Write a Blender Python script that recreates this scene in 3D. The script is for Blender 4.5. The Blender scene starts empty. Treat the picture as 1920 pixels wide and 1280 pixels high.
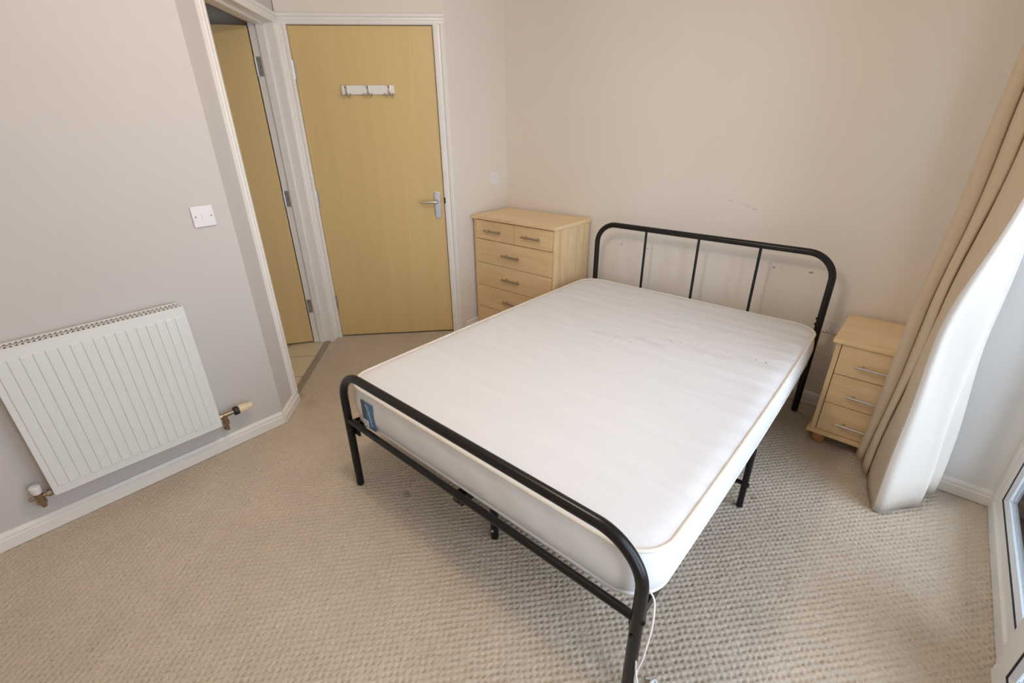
import bpy, bmesh, math, random
import numpy as np
from mathutils import Vector, Matrix
random.seed(7)
S = bpy.context.scene
COL = S.collection
PI = math.pi

# ------------------------------------------------------------------ camera
cam_d = bpy.data.cameras.new('camera')
cam = bpy.data.objects.new('camera', cam_d)
COL.objects.link(cam)
yaw, pit, rol = math.radians(41.5869), math.radians(25.1144), math.radians(-0.7305)
fw = Vector((-math.sin(yaw)*math.cos(pit), math.cos(yaw)*math.cos(pit), -math.sin(pit)))
rt = Vector((math.cos(yaw), math.sin(yaw), 0))
up = rt.cross(fw)
r2 = rt*math.cos(rol) + up*math.sin(rol)
u2 = up*math.cos(rol) - rt*math.sin(rol)
mw = Matrix((r2, u2, -fw)).transposed().to_4x4()
mw.translation = (2.5136, -2.7973, 1.458)
cam.matrix_world = mw
cam_d.sensor_width = 36
cam_d.lens = 16.3415
cam_d.clip_start = 0.02
S.camera = cam

# ------------------------------------------------------------------ world, lights, exposure
W = bpy.data.worlds.new('overcast_sky')
S.world = W
W.use_nodes = True
bg = W.node_tree.nodes['Background']
bg.inputs[0].default_value = (0.81, 0.915, 1.12, 1)
bg.inputs[1].default_value = 5.6

def area_light(name, loc, rot, sx, sy, power, color, portal=False):
    d = bpy.data.lights.new(name, 'AREA')
    d.shape = 'RECTANGLE'
    d.size, d.size_y = sx, sy
    d.energy = power
    d.color = color
    d.cycles.is_portal = portal
    o = bpy.data.objects.new(name, d)
    COL.objects.link(o)
    o.location = loc
    o.rotation_euler = rot
    return o
area_light('window_portal', (3.075, -1.6, 1.05), (0, PI/2, 0), 2.1, 2.4, 1, (1, 1, 1), True)
LAMP = (1.46, -2.04, 2.14)
ld = bpy.data.lights.new('ceiling_bulb', 'POINT')
ld.energy = 24.5
ld.color = (1.0, 0.815, 0.64)
ld.shadow_soft_size = 0.06
lo = bpy.data.objects.new('ceiling_bulb', ld)
COL.objects.link(lo)
lo.location = LAMP

S.view_settings.view_transform = 'Standard'
S.view_settings.look = 'None'
S.view_settings.gamma = 1
S.view_settings.use_curve_mapping = False
S.view_settings.exposure = 0.0
S.cycles.max_bounces = 10
S.cycles.diffuse_bounces = 8
S.cycles.transparent_max_bounces = 12

# ------------------------------------------------------------------ materials
def lin(r, g, b):
    f = lambda c: (c/255/12.92) if c/255 <= 0.04045 else ((c/255+0.055)/1.055)**2.4
    return (f(r), f(g), f(b), 1)

class NT:
    def __init__(s, name):
        s.m = bpy.data.materials.new(name)
        s.m.use_nodes = True
        s.t = s.m.node_tree
        s.b = s.t.nodes['Principled BSDF']
    def n(s, typ, **kw):
        nd = s.t.nodes.new(typ)
        for k, v in kw.items():
            setattr(nd, k, v)
        return nd
    def l(s, a, b):
        s.t.links.new(a, b)
    def math(s, op, a, b=None, c=None):
        nd = s.n('ShaderNodeMath', operation=op)
        for i, v in enumerate((a, b, c)):
            if v is None: continue
            if isinstance(v, (int, float)): nd.inputs[i].default_value = v
            else: s.l(v, nd.inputs[i])
        return nd.outputs[0]
    def mix(s, fac, a, b):
        nd = s.n('ShaderNodeMix', data_type='RGBA')
        for sock, v in ((nd.inputs[0], fac), (nd.inputs[6], a), (nd.inputs[7], b)):
            if isinstance(v, (int, float, tuple)): sock.default_value = v
            else: s.l(v, sock)
        return nd.outputs[2]
    def coord(s, which='Object', scale=(1, 1, 1), rot=(0, 0, 0)):
        tc = s.n('ShaderNodeTexCoord')
        mp = s.n('ShaderNodeMapping')
        mp.inputs['Scale'].default_value = scale
        mp.inputs['Rotation'].default_value = rot
        s.l(tc.outputs[which], mp.inputs[0])
        return mp.outputs[0]
    def noise(s, vec, scale, detail=3, rough=0.5, dist=0):
        nd = s.n('ShaderNodeTexNoise')
        nd.inputs['Scale'].default_value = scale
        nd.inputs['Detail'].default_value = detail
        nd.inputs['Roughness'].default_value = rough
        nd.inputs['Distortion'].default_value = dist
        s.l(vec, nd.inputs['Vector'])
        return nd.outputs[0]
    def ramp(s, v, a, b):
        nd = s.n('ShaderNodeMapRange')
        nd.inputs[1].default_value = a
        nd.inputs[2].default_value = b
        s.l(v, nd.inputs[0])
        return nd.outputs[0]
    def bump(s, h, strength, dist):
        nd = s.n('ShaderNodeBump')
        nd.inputs['Strength'].default_value = strength
        nd.inputs['Distance'].default_value = dist
        s.l(h, nd.inputs['Height'])
        s.l(nd.outputs[0], s.b.inputs['Normal'])
    def spots(s, pts, vec):
        """mask of small elliptical marks: (x, y, z, radius, stretch, strength)"""
        sep = s.n('ShaderNodeSeparateXYZ')
        s.l(vec, sep.inputs[0])
        acc = None
        for (ax1, c1, ax2, c2, r, st, k) in pts:
            a = s.math('DIVIDE', s.math('SUBTRACT', sep.outputs[ax1], c1), r*st)
            b = s.math('DIVIDE', s.math('SUBTRACT', sep.outputs[ax2], c2), r)
            d = s.math('SQRT', s.math('ADD', s.math('MULTIPLY', a, a), s.math('MULTIPLY', b, b)))
            v = s.math('MULTIPLY', s.ramp(d, 1.0, 0.4), k)
            acc = v if acc is None else s.math('MAXIMUM', acc, v)
        return acc

def plain(name, col, rough=0.5, metal=0.0, spec=0.5, noise=0.04, nscale=30, bump=0):
    t = NT(name)
    v = t.coord()
    nz = t.noise(v, nscale, 4)
    c = tuple(col)
    lo_ = tuple(x*(1-noise) for x in c[:3])+(1,)
    hi_ = tuple(min(1, x*(1+noise)) for x in c[:3])+(1,)
    t.l(t.mix(nz, lo_, hi_), t.b.inputs['Base Color'])
    t.b.inputs['Roughness'].default_value = rough
    t.b.inputs['Metallic'].default_value = metal
    t.b.inputs['Specular IOR Level'].default_value = spec
    if bump: t.bump(nz, 0.4, bump)
    return t.m

def wall_paint(name, col, marks=None):
    t = NT(name)
    v = t.coord()
    fine = t.noise(v, 160, 3)
    big = t.noise(v, 1.6, 3)
    c = t.mix(t.ramp(big, .3, .7), tuple(x*.97 for x in col[:3])+(1,), col)
    if marks:
        c = t.mix(t.spots(marks, v), c, lin(96, 72, 56))
    t.l(c, t.b.inputs['Base Color'])
    t.b.inputs['Roughness'].default_value = .75
    t.b.inputs['Specular IOR Level'].default_value = .25
    t.bump(fine, .15, .001)
    return t.m

def wood(name, c1, c2, scale, rough=.42, fig=1.0):
    t = NT(name)
    v = t.coord(scale=scale)
    broad = t.noise(v, 2.2, 4, .55, .6)
    fine = t.noise(v, 14, 3, .6, .2)
    mixv = t.math('ADD', t.math('MULTIPLY', broad, .65), t.math('MULTIPLY', fine, .35))
    t.l(t.mix(t.ramp(mixv, .5-.22*fig, .5+.22*fig), c1, c2), t.b.inputs['Base Color'])
    t.b.inputs['Roughness'].default_value = rough
    t.b.inputs['Specular IOR Level'].default_value = .4
    t.bump(fine, .08, .0006)
    return t.m

MT = {}
WALLC = (0.78, 0.725, 0.65, 1)
MT['wall'] = wall_paint('cream_wall_paint', WALLC)
MT['wall_marks'] = wall_paint('cream_wall_paint_with_screw_holes', WALLC, [
    (0, 1.023, 2, .719, .006, 1.2, .7), (0, 1.208, 2, .719, .006, 1.3, .55), (0, 1.237, 2, .723, .005, 1, .5),
    (0, 1.952, 2, .730, .007, 1.1, .8), (0, 2.130, 2, .734, .007, 2.0, .75), (0, 1.990, 2, .736, .008, 1.6, .12),
    (0, 1.664, 2, 1.057, .009, 2, .13), (0, 1.745, 2, 1.044, .010, 2.6, .10), (0, 1.795, 2, 1.024, .008, 3, .2),
    (0, 1.765, 2, 1.034, .006, 3, .15)])
MT['wall_pink_dimmed'] = wall_paint('pinkish_wall_paint_dimmed', (0.61, 0.575, 0.55, 1))  # pinkish tone, with lens falloff put into the colour as a darker wall
MT['reveal'] = wall_paint('white_reveal_paint', (0.80, 0.79, 0.77, 1))
MT['ceiling'] = wall_paint('white_ceiling_paint', (0.84, 0.82, 0.78, 1))
MT['gloss'] = plain('white_gloss_woodwork', (0.82, 0.79, 0.75, 1), .32, noise=.02)
MT['upvc'] = plain('white_plastic_frame', (0.80, 0.79, 0.76, 1), .35, noise=.02)
MT['bead'] = plain('grey_white_glazing_bead', (0.66, 0.69, 0.71, 1), .3, noise=.02)
MT['rubber'] = plain('dark_rubber_gasket', (0.02, 0.02, 0.03, 1), .6)
MT['plastic'] = plain('white_switch_plastic', (0.78, 0.75, 0.76, 1), .35, noise=.01)
MT['plastic_grey'] = plain('grey_slot_plastic', (0.30, 0.28, 0.27, 1), .5)
MT['door'] = wood('maple_door_veneer', lin(209, 180, 124), lin(217, 190, 136), (9, 9, .35), .4, 1.2)
MT['oak_h'] = wood('pale_oak_grain_across', lin(218, 186, 138), lin(236, 210, 166), (1.0, 6, 14), .42)
MT['oak_v'] = wood('pale_oak_grain_upright', lin(210, 178, 130), lin(238, 214, 174), (10, 8, .5), .42, .7)
MT['oak_top'] = wood('pale_oak_grain_top', lin(224, 192, 148), lin(238, 212, 168), (1.0, 12, 6), .38)
MT['beech'] = wood('orange_beech_foot', lin(186, 130, 88), lin(200, 146, 104), (6, 6, 1), .4)
MT['chrome'] = plain('brushed_steel', (0.62, 0.61, 0.60, 1), .32, 1.0)
MT['bronze'] = plain('dull_nickel_bar', (0.52, 0.43, 0.33, 1), .42, .9)
MT['satin'] = plain('satin_aluminium', (0.58, 0.60, 0.63, 1), .45, 1.0)
MT['brass'] = plain('tarnished_brass', (0.36, 0.27, 0.19, 1), .35, 1.0)
MT['black'] = plain('black_painted_steel', (0.007, 0.006, 0.006, 1), .3, spec=.4, noise=.1)
MT['radiator'] = plain('white_radiator_enamel', (0.755, 0.765, 0.75, 1), .35, noise=.01)
MT['radiator_back'] = plain('dark_convector_steel', (0.30, 0.27, 0.23, 1), .6)  # fins and back plate, darker than the front panel
MT['trv'] = plain('cream_valve_plastic', (0.74, 0.62, 0.42, 1), .45, noise=.02)
MT['blackplastic'] = plain('black_plastic', (0.012, 0.011, 0.012, 1), .4)
MT['tile'] = None
MT['cord'] = plain('white_cotton_cord', (0.82, 0.81, 0.80, 1), .8)
MT['piping'] = plain('cream_piping', (0.78, 0.735, 0.655, 1), .7)
MT['piping_white'] = plain('off_white_piping', (0.78, 0.76, 0.73, 1), .7)
MT['label_blue'] = plain('blue_woven_label', (0.10, 0.20, 0.34, 1), .6, noise=.25, nscale=60)
MT['label_dark'] = plain('dark_woven_label_edge', (0.10, 0.11, 0.12, 1), .6)
MT['label_white'] = plain('white_label_patch', (0.80, 0.80, 0.80, 1), .6)
MT['label_light'] = plain('pale_blue_stitching', (0.30, 0.46, 0.62, 1), .6)
MT['threshold'] = plain('worn_aluminium_strip', (0.42, 0.38, 0.32, 1), .5, .6)
MT['render'] = plain('grey_rendered_masonry', (0.2, 0.2, 0.2, 1), .8)
MT['bulb'] = None

# carpet: looped rows of pits on a centred lattice, ravelled by noise
def carpet():
    t = NT('beige_loop_carpet')
    v = t.coord()
    tuft = t.noise(v, 330, 2, .6)
    lump = t.noise(v, 120, 2, .5)
    h = t.math('ADD', t.math('MULTIPLY', tuft, .5), t.math('MULTIPLY', lump, .6))
    blot = t.noise(v, 5, 4, .6)
    c = t.mix(t.ramp(blot, .3, .7), (0.575, 0.49, 0.392, 1), (0.645, 0.555, 0.448, 1))
    c = t.mix(t.math('MULTIPLY', t.ramp(tuft, .35, .65), .35), c, (0.41, 0.34, 0.265, 1))
    c = t.mix(t.spots([(0, 1.129, 1, -1.941, .022, 1.2, .4), (0, 2.275, 1, -.989, .02, .8, .4), (0, -.02, 1, -1.86, .05, 1, .25),
                       (0, .10, 1, -1.86, .06, 1.2, .18), (0, 1.2, 1, -2.0, .016, 1, .2)], v), c, (0.10, 0.06, 0.04, 1))
    t.l(c, t.b.inputs['Base Color'])
    t.b.inputs['Roughness'].default_value = .95
    t.b.inputs['Specular IOR Level'].default_value = .1
    t.b.inputs['Sheen Weight'].default_value = .15
    t.bump(h, .9, .004)
    return t.m
MT['carpet'] = carpet()

def tiles():
    t = NT('cream_floor_tiles')
    v = t.coord()
    br = t.n('ShaderNodeTexBrick')
    br.offset = 0
    br.inputs['Color1'].default_value = (0.72, 0.63, 0.46, 1)
    br.inputs['Color2'].default_value = (0.76, 0.67, 0.50, 1)
    br.inputs['Mortar'].default_value = (0.30, 0.25, 0.18, 1)
    br.inputs['Scale'].default_value = 1
    br.inputs['Mortar Size'].default_value = .004
    br.inputs['Brick Width'].default_value = .3
    br.inputs['Row Height'].default_value = .3
    t.l(v, br.inputs[0])
    t.l(br.outputs[0], t.b.inputs['Base Color'])
    t.b.inputs['Roughness'].default_value = .3
    return t.m
MT['tile'] = tiles()

def decking():
    t = NT('grey_balcony_boards')
    v = t.coord()
    br = t.n('ShaderNodeTexBrick')
    br.inputs['Color1'].default_value = (0.026, 0.026, 0.025, 1)
    br.inputs['Color2'].default_value = (0.033, 0.033, 0.031, 1)
    br.inputs['Mortar'].default_value = (0.012, 0.012, 0.012, 1)
    br.inputs['Scale'].default_value = 1
    br.inputs['Mortar Size'].default_value = .004
    br.inputs['Brick Width'].default_value = 3
    br.inputs['Row Height'].default_value = .045
    t.l(v, br.inputs[0])
    t.l(br.outputs[0], t.b.inputs['Base Color'])
    t.b.inputs['Roughness'].default_value = .7
    return t.m
MT['deck'] = decking()

def fabric(name, col, rough=.9, weave=900, bump=.0004, trans=0.0, fold=None):
    t = NT(name)
    v = t.coord()
    nz = t.noise(v, weave, 2)
    slub = t.noise(t.coord(scale=(60, 60, 500)), 1, 3)
    c = t.mix(t.ramp(slub, .3, .7), tuple(x*.95 for x in col[:3])+(1,), col)
    t.l(c, t.b.inputs['Base Color'])
    t.b.inputs['Roughness'].default_value = rough
    t.b.inputs['Specular IOR Level'].default_value = .15
    t.bump(nz, .3, bump)
    if trans:
        out = t.t.nodes['Material Output']
        tr = t.n('ShaderNodeBsdfTranslucent')
        t.l(c, tr.inputs[0])
        mx = t.n('ShaderNodeMixShader')
        mx.inputs[0].default_value = trans
        t.l(t.b.outputs[0], mx.inputs[1])
        t.l(tr.outputs[0], mx.inputs[2])
        t.l(mx.outputs[0], out.inputs[0])
    return t.m
MT['curtain'] = fabric('beige_curtain_cloth', (0.68, 0.565, 0.42, 1), trans=.12)
MT['lining'] = fabric('white_curtain_lining', (0.68, 0.625, 0.555, 1), trans=.12)

def mattress_mat():
    t = NT('white_quilted_ticking')
    v = t.coord()
    st = t.noise(t.coord(scale=(2.2, 16, 8)), 1.0, 4, .6, .5)
    fine = t.noise(v, 260, 2)
    sm = t.noise(t.coord(scale=(6, 30, 20)), 1.0, 3, .5, .8)
    c = t.mix(t.ramp(st, .3, .7), (0.735, 0.735, 0.75, 1), (0.765, 0.765, 0.78, 1))
    marks = [(0, 1.753, 1, -.806, .006, 1, .6), (0, 1.798, 1, -.79, .005, 1.3, .5), (0, 2.118, 1, -.757, .006, 1, .6),
             (0, 2.158, 1, -.754, .0065, 1, .7), (0, 1.616, 1, -.935, .005, 1.2, .45), (0, 1.54, 1, -.99, .008, 1.4, .2),
             (0, 1.999, 1, -.764, .006, 1.2, .35), (0, 1.87, 1, -.77, .006, 1.6, .25)]
    for k in range(9):
        marks.append((0, 1.45+.09*k, 1, -.93+.022*k+random.uniform(-.03, .03), .03, 2.2, .07))
    c = t.mix(t.spots(marks, v), c, (0.16, 0.09, 0.07, 1))
    t.l(c, t.b.inputs['Base Color'])
    t.b.inputs['Roughness'].default_value = .85
    t.b.inputs['Specular IOR Level'].default_value = .2
    sep = t.n('ShaderNodeSeparateXYZ')
    t.l(v, sep.inputs[0])
    wob = t.math('MULTIPLY', t.noise(t.coord(scale=(1.6, 4, 4)), 1.0, 2), 9)
    ridge = t.math('MULTIPLY', t.math('SINE', t.math('ADD', t.math('MULTIPLY', sep.outputs[1], 62), wob)), t.ramp(sep.outputs[1], -1.25, -.35))
    h = t.math('ADD', t.math('ADD', t.math('MULTIPLY', sm, .9), t.math('MULTIPLY', fine, .04)), t.math('MULTIPLY', ridge, .16))
    t.bump(h, .6, .006)
    return t.m
MT['mattress'] = mattress_mat()

def border_mat():
    t = NT('white_satin_mattress_border')
    v = t.coord()
    sep = t.n('ShaderNodeSeparateXYZ')
    t.l(v, sep.inputs[0])
    wv = t.n('ShaderNodeTexWave', wave_type='BANDS', bands_direction='DIAGONAL')
    wv.inputs['Scale'].default_value = 3.0
    wv.inputs['Distortion'].default_value = 4
    t.l(v, wv.inputs[0])
    t.l(t.mix(wv.outputs[0], (0.79, 0.79, 0.79, 1), (0.83, 0.83, 0.83, 1)), t.b.inputs['Base Color'])
    t.b.inputs['Roughness'].default_value = .55
    t.bump(wv.outputs[0], .25, .003)
    return t.m
MT['border'] = border_mat()

def glass():
    t = NT('clear_window_glass')
    nt = t.t
    out = nt.nodes['Material Output']
    nt.nodes.remove(t.b)
    tr = t.n('ShaderNodeBsdfTransparent')
    tr.inputs[0].default_value = (.95, .97, .96, 1)
    gl = t.n('ShaderNodeBsdfGlossy')
    gl.inputs['Roughness'].default_value = .01
    fr = t.n('ShaderNodeFresnel')
    fr.inputs[0].default_value = 1.2
    mx = t.n('ShaderNodeMixShader')
    t.l(fr.outputs[0], mx.inputs[0])
    t.l(tr.outputs[0], mx.inputs[1])
    t.l(gl.outputs[0], mx.inputs[2])
    t.l(mx.outputs[0], out.inputs[0])
    return t.m
MT['glass'] = glass()

def bulbm():
    t = NT('warm_lit_bulb')
    t.b.inputs['Base Color'].default_value = (1, .85, .65, 1)
    t.b.inputs['Emission Color'].default_value = (1, .75, .5, 1)
    t.b.inputs['Emission Strength'].default_value = 12
    return t.m
MT['bulb'] = bulbm()

# ------------------------------------------------------------------ mesh helpers
def box(bm, x0, x1, y0, y1, z0, z1, bev=0, seg=2):
    r = bmesh.ops.create_cube(bm, size=1)
    vs = r['verts']
    for v in vs:
        v.co = Vector((x0+(v.co.x+.5)*(x1-x0), y0+(v.co.y+.5)*(y1-y0), z0+(v.co.z+.5)*(z1-z0)))
    if bev > 0:
        es = list({e for v in vs for e in v.link_edges})
        bmesh.ops.bevel(bm, geom=es, offset=bev, segments=seg, affect='EDGES', profile=.5)

def tube(bm, pts, r, seg=12, closed=False, caps=True):
    pts = [Vector(p) for p in pts]
    n = len(pts)
    rr = r if hasattr(r, '__len__') else [r]*n
    rings = []
    prev = None
    for i, p in enumerate(pts):
        if closed:
            d = (pts[(i+1) % n]-pts[i-1]).normalized()
        else:
            d = (pts[min(i+1, n-1)]-pts[max(i-1, 0)]).normalized()
        if prev is None:
            a = Vector((0, 0, 1)) if abs(d.z) < .9 else Vector((1, 0, 0))
            u = d.cross(a).normalized()
        else:
            u = (prev-d*prev.dot(d)).normalized()
        prev = u
        w = d.cross(u)
        rings.append([bm.verts.new(p+(u*math.cos(2*PI*k/seg)+w*math.sin(2*PI*k/seg))*rr[i]) for k in range(seg)])
    m = n if closed else n-1
    for i in range(m):
        a, b = rings[i], rings[(i+1) % n]
        for k in range(seg):
            bm.faces.new((a[k], a[(k+1) % seg], b[(k+1) % seg], b[k]))
    if caps and not closed:
        bm.faces.new(rings[0][::-1])
        bm.faces.new(rings[-1])

def lathe(bm, prof, c, axis, seg=24):
    """prof: list of (distance along axis, radius)"""
    axis = Vector(axis).normalized()
    c = Vector(c)
    tube(bm, [c+axis*(h+1e-6*i) for i, (h, _) in enumerate(prof)], [max(r, 1e-4) for _, r in prof], seg)

def prism(bm, poly, z0, z1):
    a = [bm.verts.new((x, y, z0)) for x, y in poly]
    b = [bm.verts.new((x, y, z1)) for x, y in poly]
    n = len(poly)
    bm.faces.new(a[::-1])
    bm.faces.new(b)
    for i in range(n):
        bm.faces.new((a[i], a[(i+1) % n], b[(i+1) % n], b[i]))

def extr(bm, prof, p0, p1, u, v):
    """extrude 2D profile (a,b)->a*u+b*v from p0 to p1"""
    p0, p1, u, v = Vector(p0), Vector(p1), Vector(u), Vector(v)
    A = [bm.verts.new(p0+u*a+v*b) for a, b in prof]
    B = [bm.verts.new(p1+u*a+v*b) for a, b in prof]
    n = len(prof)
    bm.faces.new(A)
    bm.faces.new(B[::-1])
    for i in range(n):
        bm.faces.new((A[i], B[i], B[(i+1) % n], A[(i+1) % n]))

def arc(c, r, a0, a1, u, v, n=10):
    c, u, v = Vector(c), Vector(u), Vector(v)
    return [c+u*(r*math.cos(a0+(a1-a0)*i/n))+v*(r*math.sin(a0+(a1-a0)*i/n)) for i in range(n+1)]

def obj(name, bm, m, parent=None, mat=None, smooth=True, ang=35):
    bmesh.ops.recalc_face_normals(bm, faces=bm.faces)
    me = bpy.data.meshes.new(name)
    bm.to_mesh(me)
    bm.free()
    mm = MT[m] if isinstance(m, str) else m
    me.materials.append(mm)
    if smooth:
        me.polygons.foreach_set('use_smooth', [True]*len(me.polygons))
        me.set_sharp_from_angle(angle=math.radians(ang))
    o = bpy.data.objects.new(name, me)
    COL.objects.link(o)
    if smooth and ang < 60:
        wn = o.modifiers.new('even_normals', 'WEIGHTED_NORMAL')
        wn.keep_sharp = True
    if parent: o.parent = parent
    if mat is not None: o.matrix_local = mat
    return o

def NB(): return bmesh.new()

def thing(name, label, cat, loc=(0, 0, 0), rz=0, group=None):
    o = bpy.data.objects.new(name, None)
    o.empty_display_size = .1
    COL.objects.link(o)
    o.location = loc
    o.rotation_euler = (0, 0, rz)
    o['label'] = label
    o['category'] = cat
    if group: o['group'] = group
    return o
def tag(o, label, cat, group=None):
    o['label'] = label
    o['category'] = cat
    if group: o['group'] = group
    return o
def struct(name, bm, m, mat=None, smooth=True):
    o = obj(name, bm, m, None, mat, smooth)
    o['kind'] = 'structure'
    return o
def group_struct(name, mat):
    o = bpy.data.objects.new(name, None)
    COL.objects.link(o)
    o.matrix_world = mat
    o['kind'] = 'structure'
    return o

# ------------------------------------------------------------------ room shell
H = 2.40
DA = math.radians(46.96)
ex, ey = math.cos(DA), math.sin(DA)
g = Vector((ey, -ex, 0))
e = Vector((ex, ey, 0))
D0 = Vector((-.599, -1.2327, 0))
MD = Matrix.Translation(D0) @ Matrix.Rotation(DA, 4, 'Z')             # x along the angled door wall, -y into the room
K = g*.4033+e*(-1.3696)
MB = Matrix.Translation(K) @ Matrix.Rotation(DA-PI/2, 4, 'Z')          # x along the opening wall, +y into the room
WR_ = lambda y: .1615-.01365*(y+1)
# meeting point of the opening wall with the radiator wall
s_end = 1.1
for _ in range(20):
    P = K+g*s_end
    s_end += (WR_(P.y)-P.x)/g.x
PM = K+g*s_end
XR = 2.775      # face of right wall
XW = 3.02      # inner face of the glazing
YB = -4.0

FLOOR = [(.0, .03), (XR, .03), (XR, -.4), (XW+.03, -.4), (XW+.03, -2.8), (XR, -2.8), (XR, YB), (WR_(YB)-.02, YB), (PM.x-.02, PM.y),
         tuple((K+g*.91)[:2]), tuple((K+g*.91-e*.05)[:2]), tuple((K+g*.065-e*.05)[:2]), tuple((K+g*.065)[:2]),
         tuple((K-g*.002)[:2]), tuple((D0+e*.90-g*.002)[:2])]
def carpet_mesh():
    """looped pile: rows of pits on a centred lattice, warped and varied, as real relief"""
    rng = np.random.default_rng(3)
    def field(X, Y, cell):
        gx, gy = X/cell+50, Y/cell+900
        ix, iy = np.floor(gx).astype(int), np.floor(gy).astype(int)
        fx, fy = gx-ix, gy-iy
        fx, fy = fx*fx*(3-2*fx), fy*fy*(3-2*fy)
        tab = rng.uniform(-1, 1, (257, 263))
        q = lambda a, b_: tab[a % 257, b_ % 263]
        return (q(ix, iy)*(1-fx)*(1-fy)+q(ix+1, iy)*fx*(1-fy)+q(ix, iy+1)*(1-fx)*fy+q(ix+1, iy+1)*fx*fy)
    xs = np.arange(-.66, 3.06, .0045)
    ys = np.concatenate([np.array([YB-.02, -3.6, -3.3]), np.arange(-3.22, .04, .0050)])
    X, Y = np.meshgrid(xs, ys)
    wx_ = X+.0022*field(X, Y, .05)+.0012*field(X, Y, .013)
    wy_ = Y+.0024*field(X, Y, .05)+.0012*field(X, Y, .013)
    f = np.cos(wx_*2*PI/.0262)*np.cos(wy_*2*PI/.0298)
    p = np.clip((f-.12)/.78, 0, 1)
    p = p*p*(3-2*p)
    Z = -p*(.0068+.0024*field(X, Y, .022))-.0011*(1+field(X, Y, .009))-.0006*(1+field(X, Y, .0055))
    Z[ys < -3.25] = -.002
    ny, nx = X.shape
    cxm = (X[:-1, :-1]+X[1:, 1:])/2
    cym = (Y[:-1, :-1]+Y[1:, 1:])/2
    ins = np.zeros(cxm.shape, bool)
    n = len(FLOOR)
    for i in range(n):
        (xa, ya), (xb, yb) = FLOOR[i], FLOOR[(i+1) % n]
        if ya == yb: continue
        c_ = ((ya > cym) != (yb > cym)) & (cxm < (xb-xa)*(cym-ya)/(yb-ya)+xa)
        ins ^= c_
    idx = np.arange(ny*nx).reshape(ny, nx)
    quads = np.stack([idx[:-1, :-1][ins], idx[:-1, 1:][ins], idx[1:, 1:][ins], idx[1:, :-1][ins]], 1)
    used = np.zeros(ny*nx, bool)
    used[quads.ravel()] = True
    remap = np.cumsum(used)-1
    quads = remap[quads]
    co = np.stack([X.ravel()[used], Y.ravel()[used], Z.ravel()[used]], 1)
    me = bpy.data.meshes.new('floor')
    me.vertices.add(len(co))
    me.vertices.foreach_set('co', co.astype(np.float32).ravel())
    me.loops.add(quads.size)
    me.loops.foreach_set('vertex_index', quads.astype(np.int32).ravel())
    me.polygons.add(len(quads))
    me.polygons.foreach_set('loop_start', np.arange(0, quads.size, 4, dtype=np.int32))
    me.polygons.foreach_set('use_smooth', np.ones(len(quads), bool))
    me.update(calc_edges=True)
    me.validate()
    me.materials.append(MT['carpet'])
    o = bpy.data.objects.new('floor', me)
    COL.objects.link(o)
    o['kind'] = 'structure'
    return o
floor = carpet_mesh()

bm = NB()
box(bm, -3.2, 3.2, -5.2, .6, H, H+.1)
struct('ceiling', bm, 'ceiling', smooth=False)

bm = NB()
box(bm, -.1, XR+.3, 0, .12, -.02, H)
struct('wall_back', bm, 'wall_marks', smooth=False)

bm = NB()
pL0 = D0+e*.915
prism(bm, [(pL0.x, pL0.y), (0, 0), (-.12, 0), (pL0.x-.12, pL0.y+.14)], -.02, H)
struct('wall_left', bm, 'wall', smooth=False)

# angled wall with the bedroom door
DW, DH = .838, 1.981
bm = NB()
box(bm, -.055, -.004, 0, .11, 0, H)
box(bm, DW+.004, .915, 0, .11, 0, H)
box(bm, -.004, DW+.004, 0, .11, DH+.016, H)
struct('wall_door', bm, 'wall', MD, smooth=False)

# angled wall with the opening to the tiled room
S0, S1 = .074, .895
bm = NB()
box(bm, -.10, S0-.02, -.13, 0, 0, H)
box(bm, S1+.02, s_end, -.13, 0, 0, H)
box(bm, S0-.02, S1+.02, -.13, 0, DH+.03, H)
struct('wall_opening', bm, 'wall_pink_dimmed', MB, smooth=False)

bm = NB()
prism(bm, [(PM.x, PM.y), (WR_(YB), YB), (WR_(YB)-.12, YB), (PM.x-.12, PM.y)], -.02, H)
struct('wall_radiator', bm, 'wall_pink_dimmed', smooth=False)
bm = NB()
box(bm, -.2, XR+.3, YB-.12, YB, -.02, H)
struct('wall_front', bm, 'wall', smooth=False)
bm = NB()
box(bm, XR, 3.06, -.4, 0, -.02, H)
box(bm, XR, 3.06, YB, -2.8, -.02, H)
box(bm, XR, 3.06, -2.8, -.4, 2.10, H)
struct('wall_right', bm, 'reveal', smooth=False)

# tiled room beyond the opening
bm = NB()
box(bm, -.055, s_end-.02, -2.3, -.052, -.03, -.004)
struct('floor_tiled', bm, 'tile', MB, smooth=False)
bm = NB()
box(bm, -.16, -.055, -2.3, -.13, -.03, H)
box(bm, -.16, s_end, -2.4, -2.3, -.03, H)
box(bm, s_end-.02, s_end+.02, -2.3, -.13, -.03, H)
struct('wall_bathroom', bm, 'wall', MB, smooth=False)
bm = NB()
box(bm, -.2, 1.0, .115, .16, -.4, H)
struct('wall_light_block', bm, 'wall', MD, smooth=False)  # unseen backing added behind the door to keep sky light out
bm = NB()
box(bm, -.05, .9, .0005, .115, -.05, -.001)
struct('floor_gap_filler', bm, 'carpet', MD, smooth=False)  # carpet strip added under the door to close the light leak
bm = NB()
box(bm, S0-.02, S1+.02, -.055, -.012, 0, .006, .002)
tr = struct('trim_1', bm, 'threshold', MB)

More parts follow.
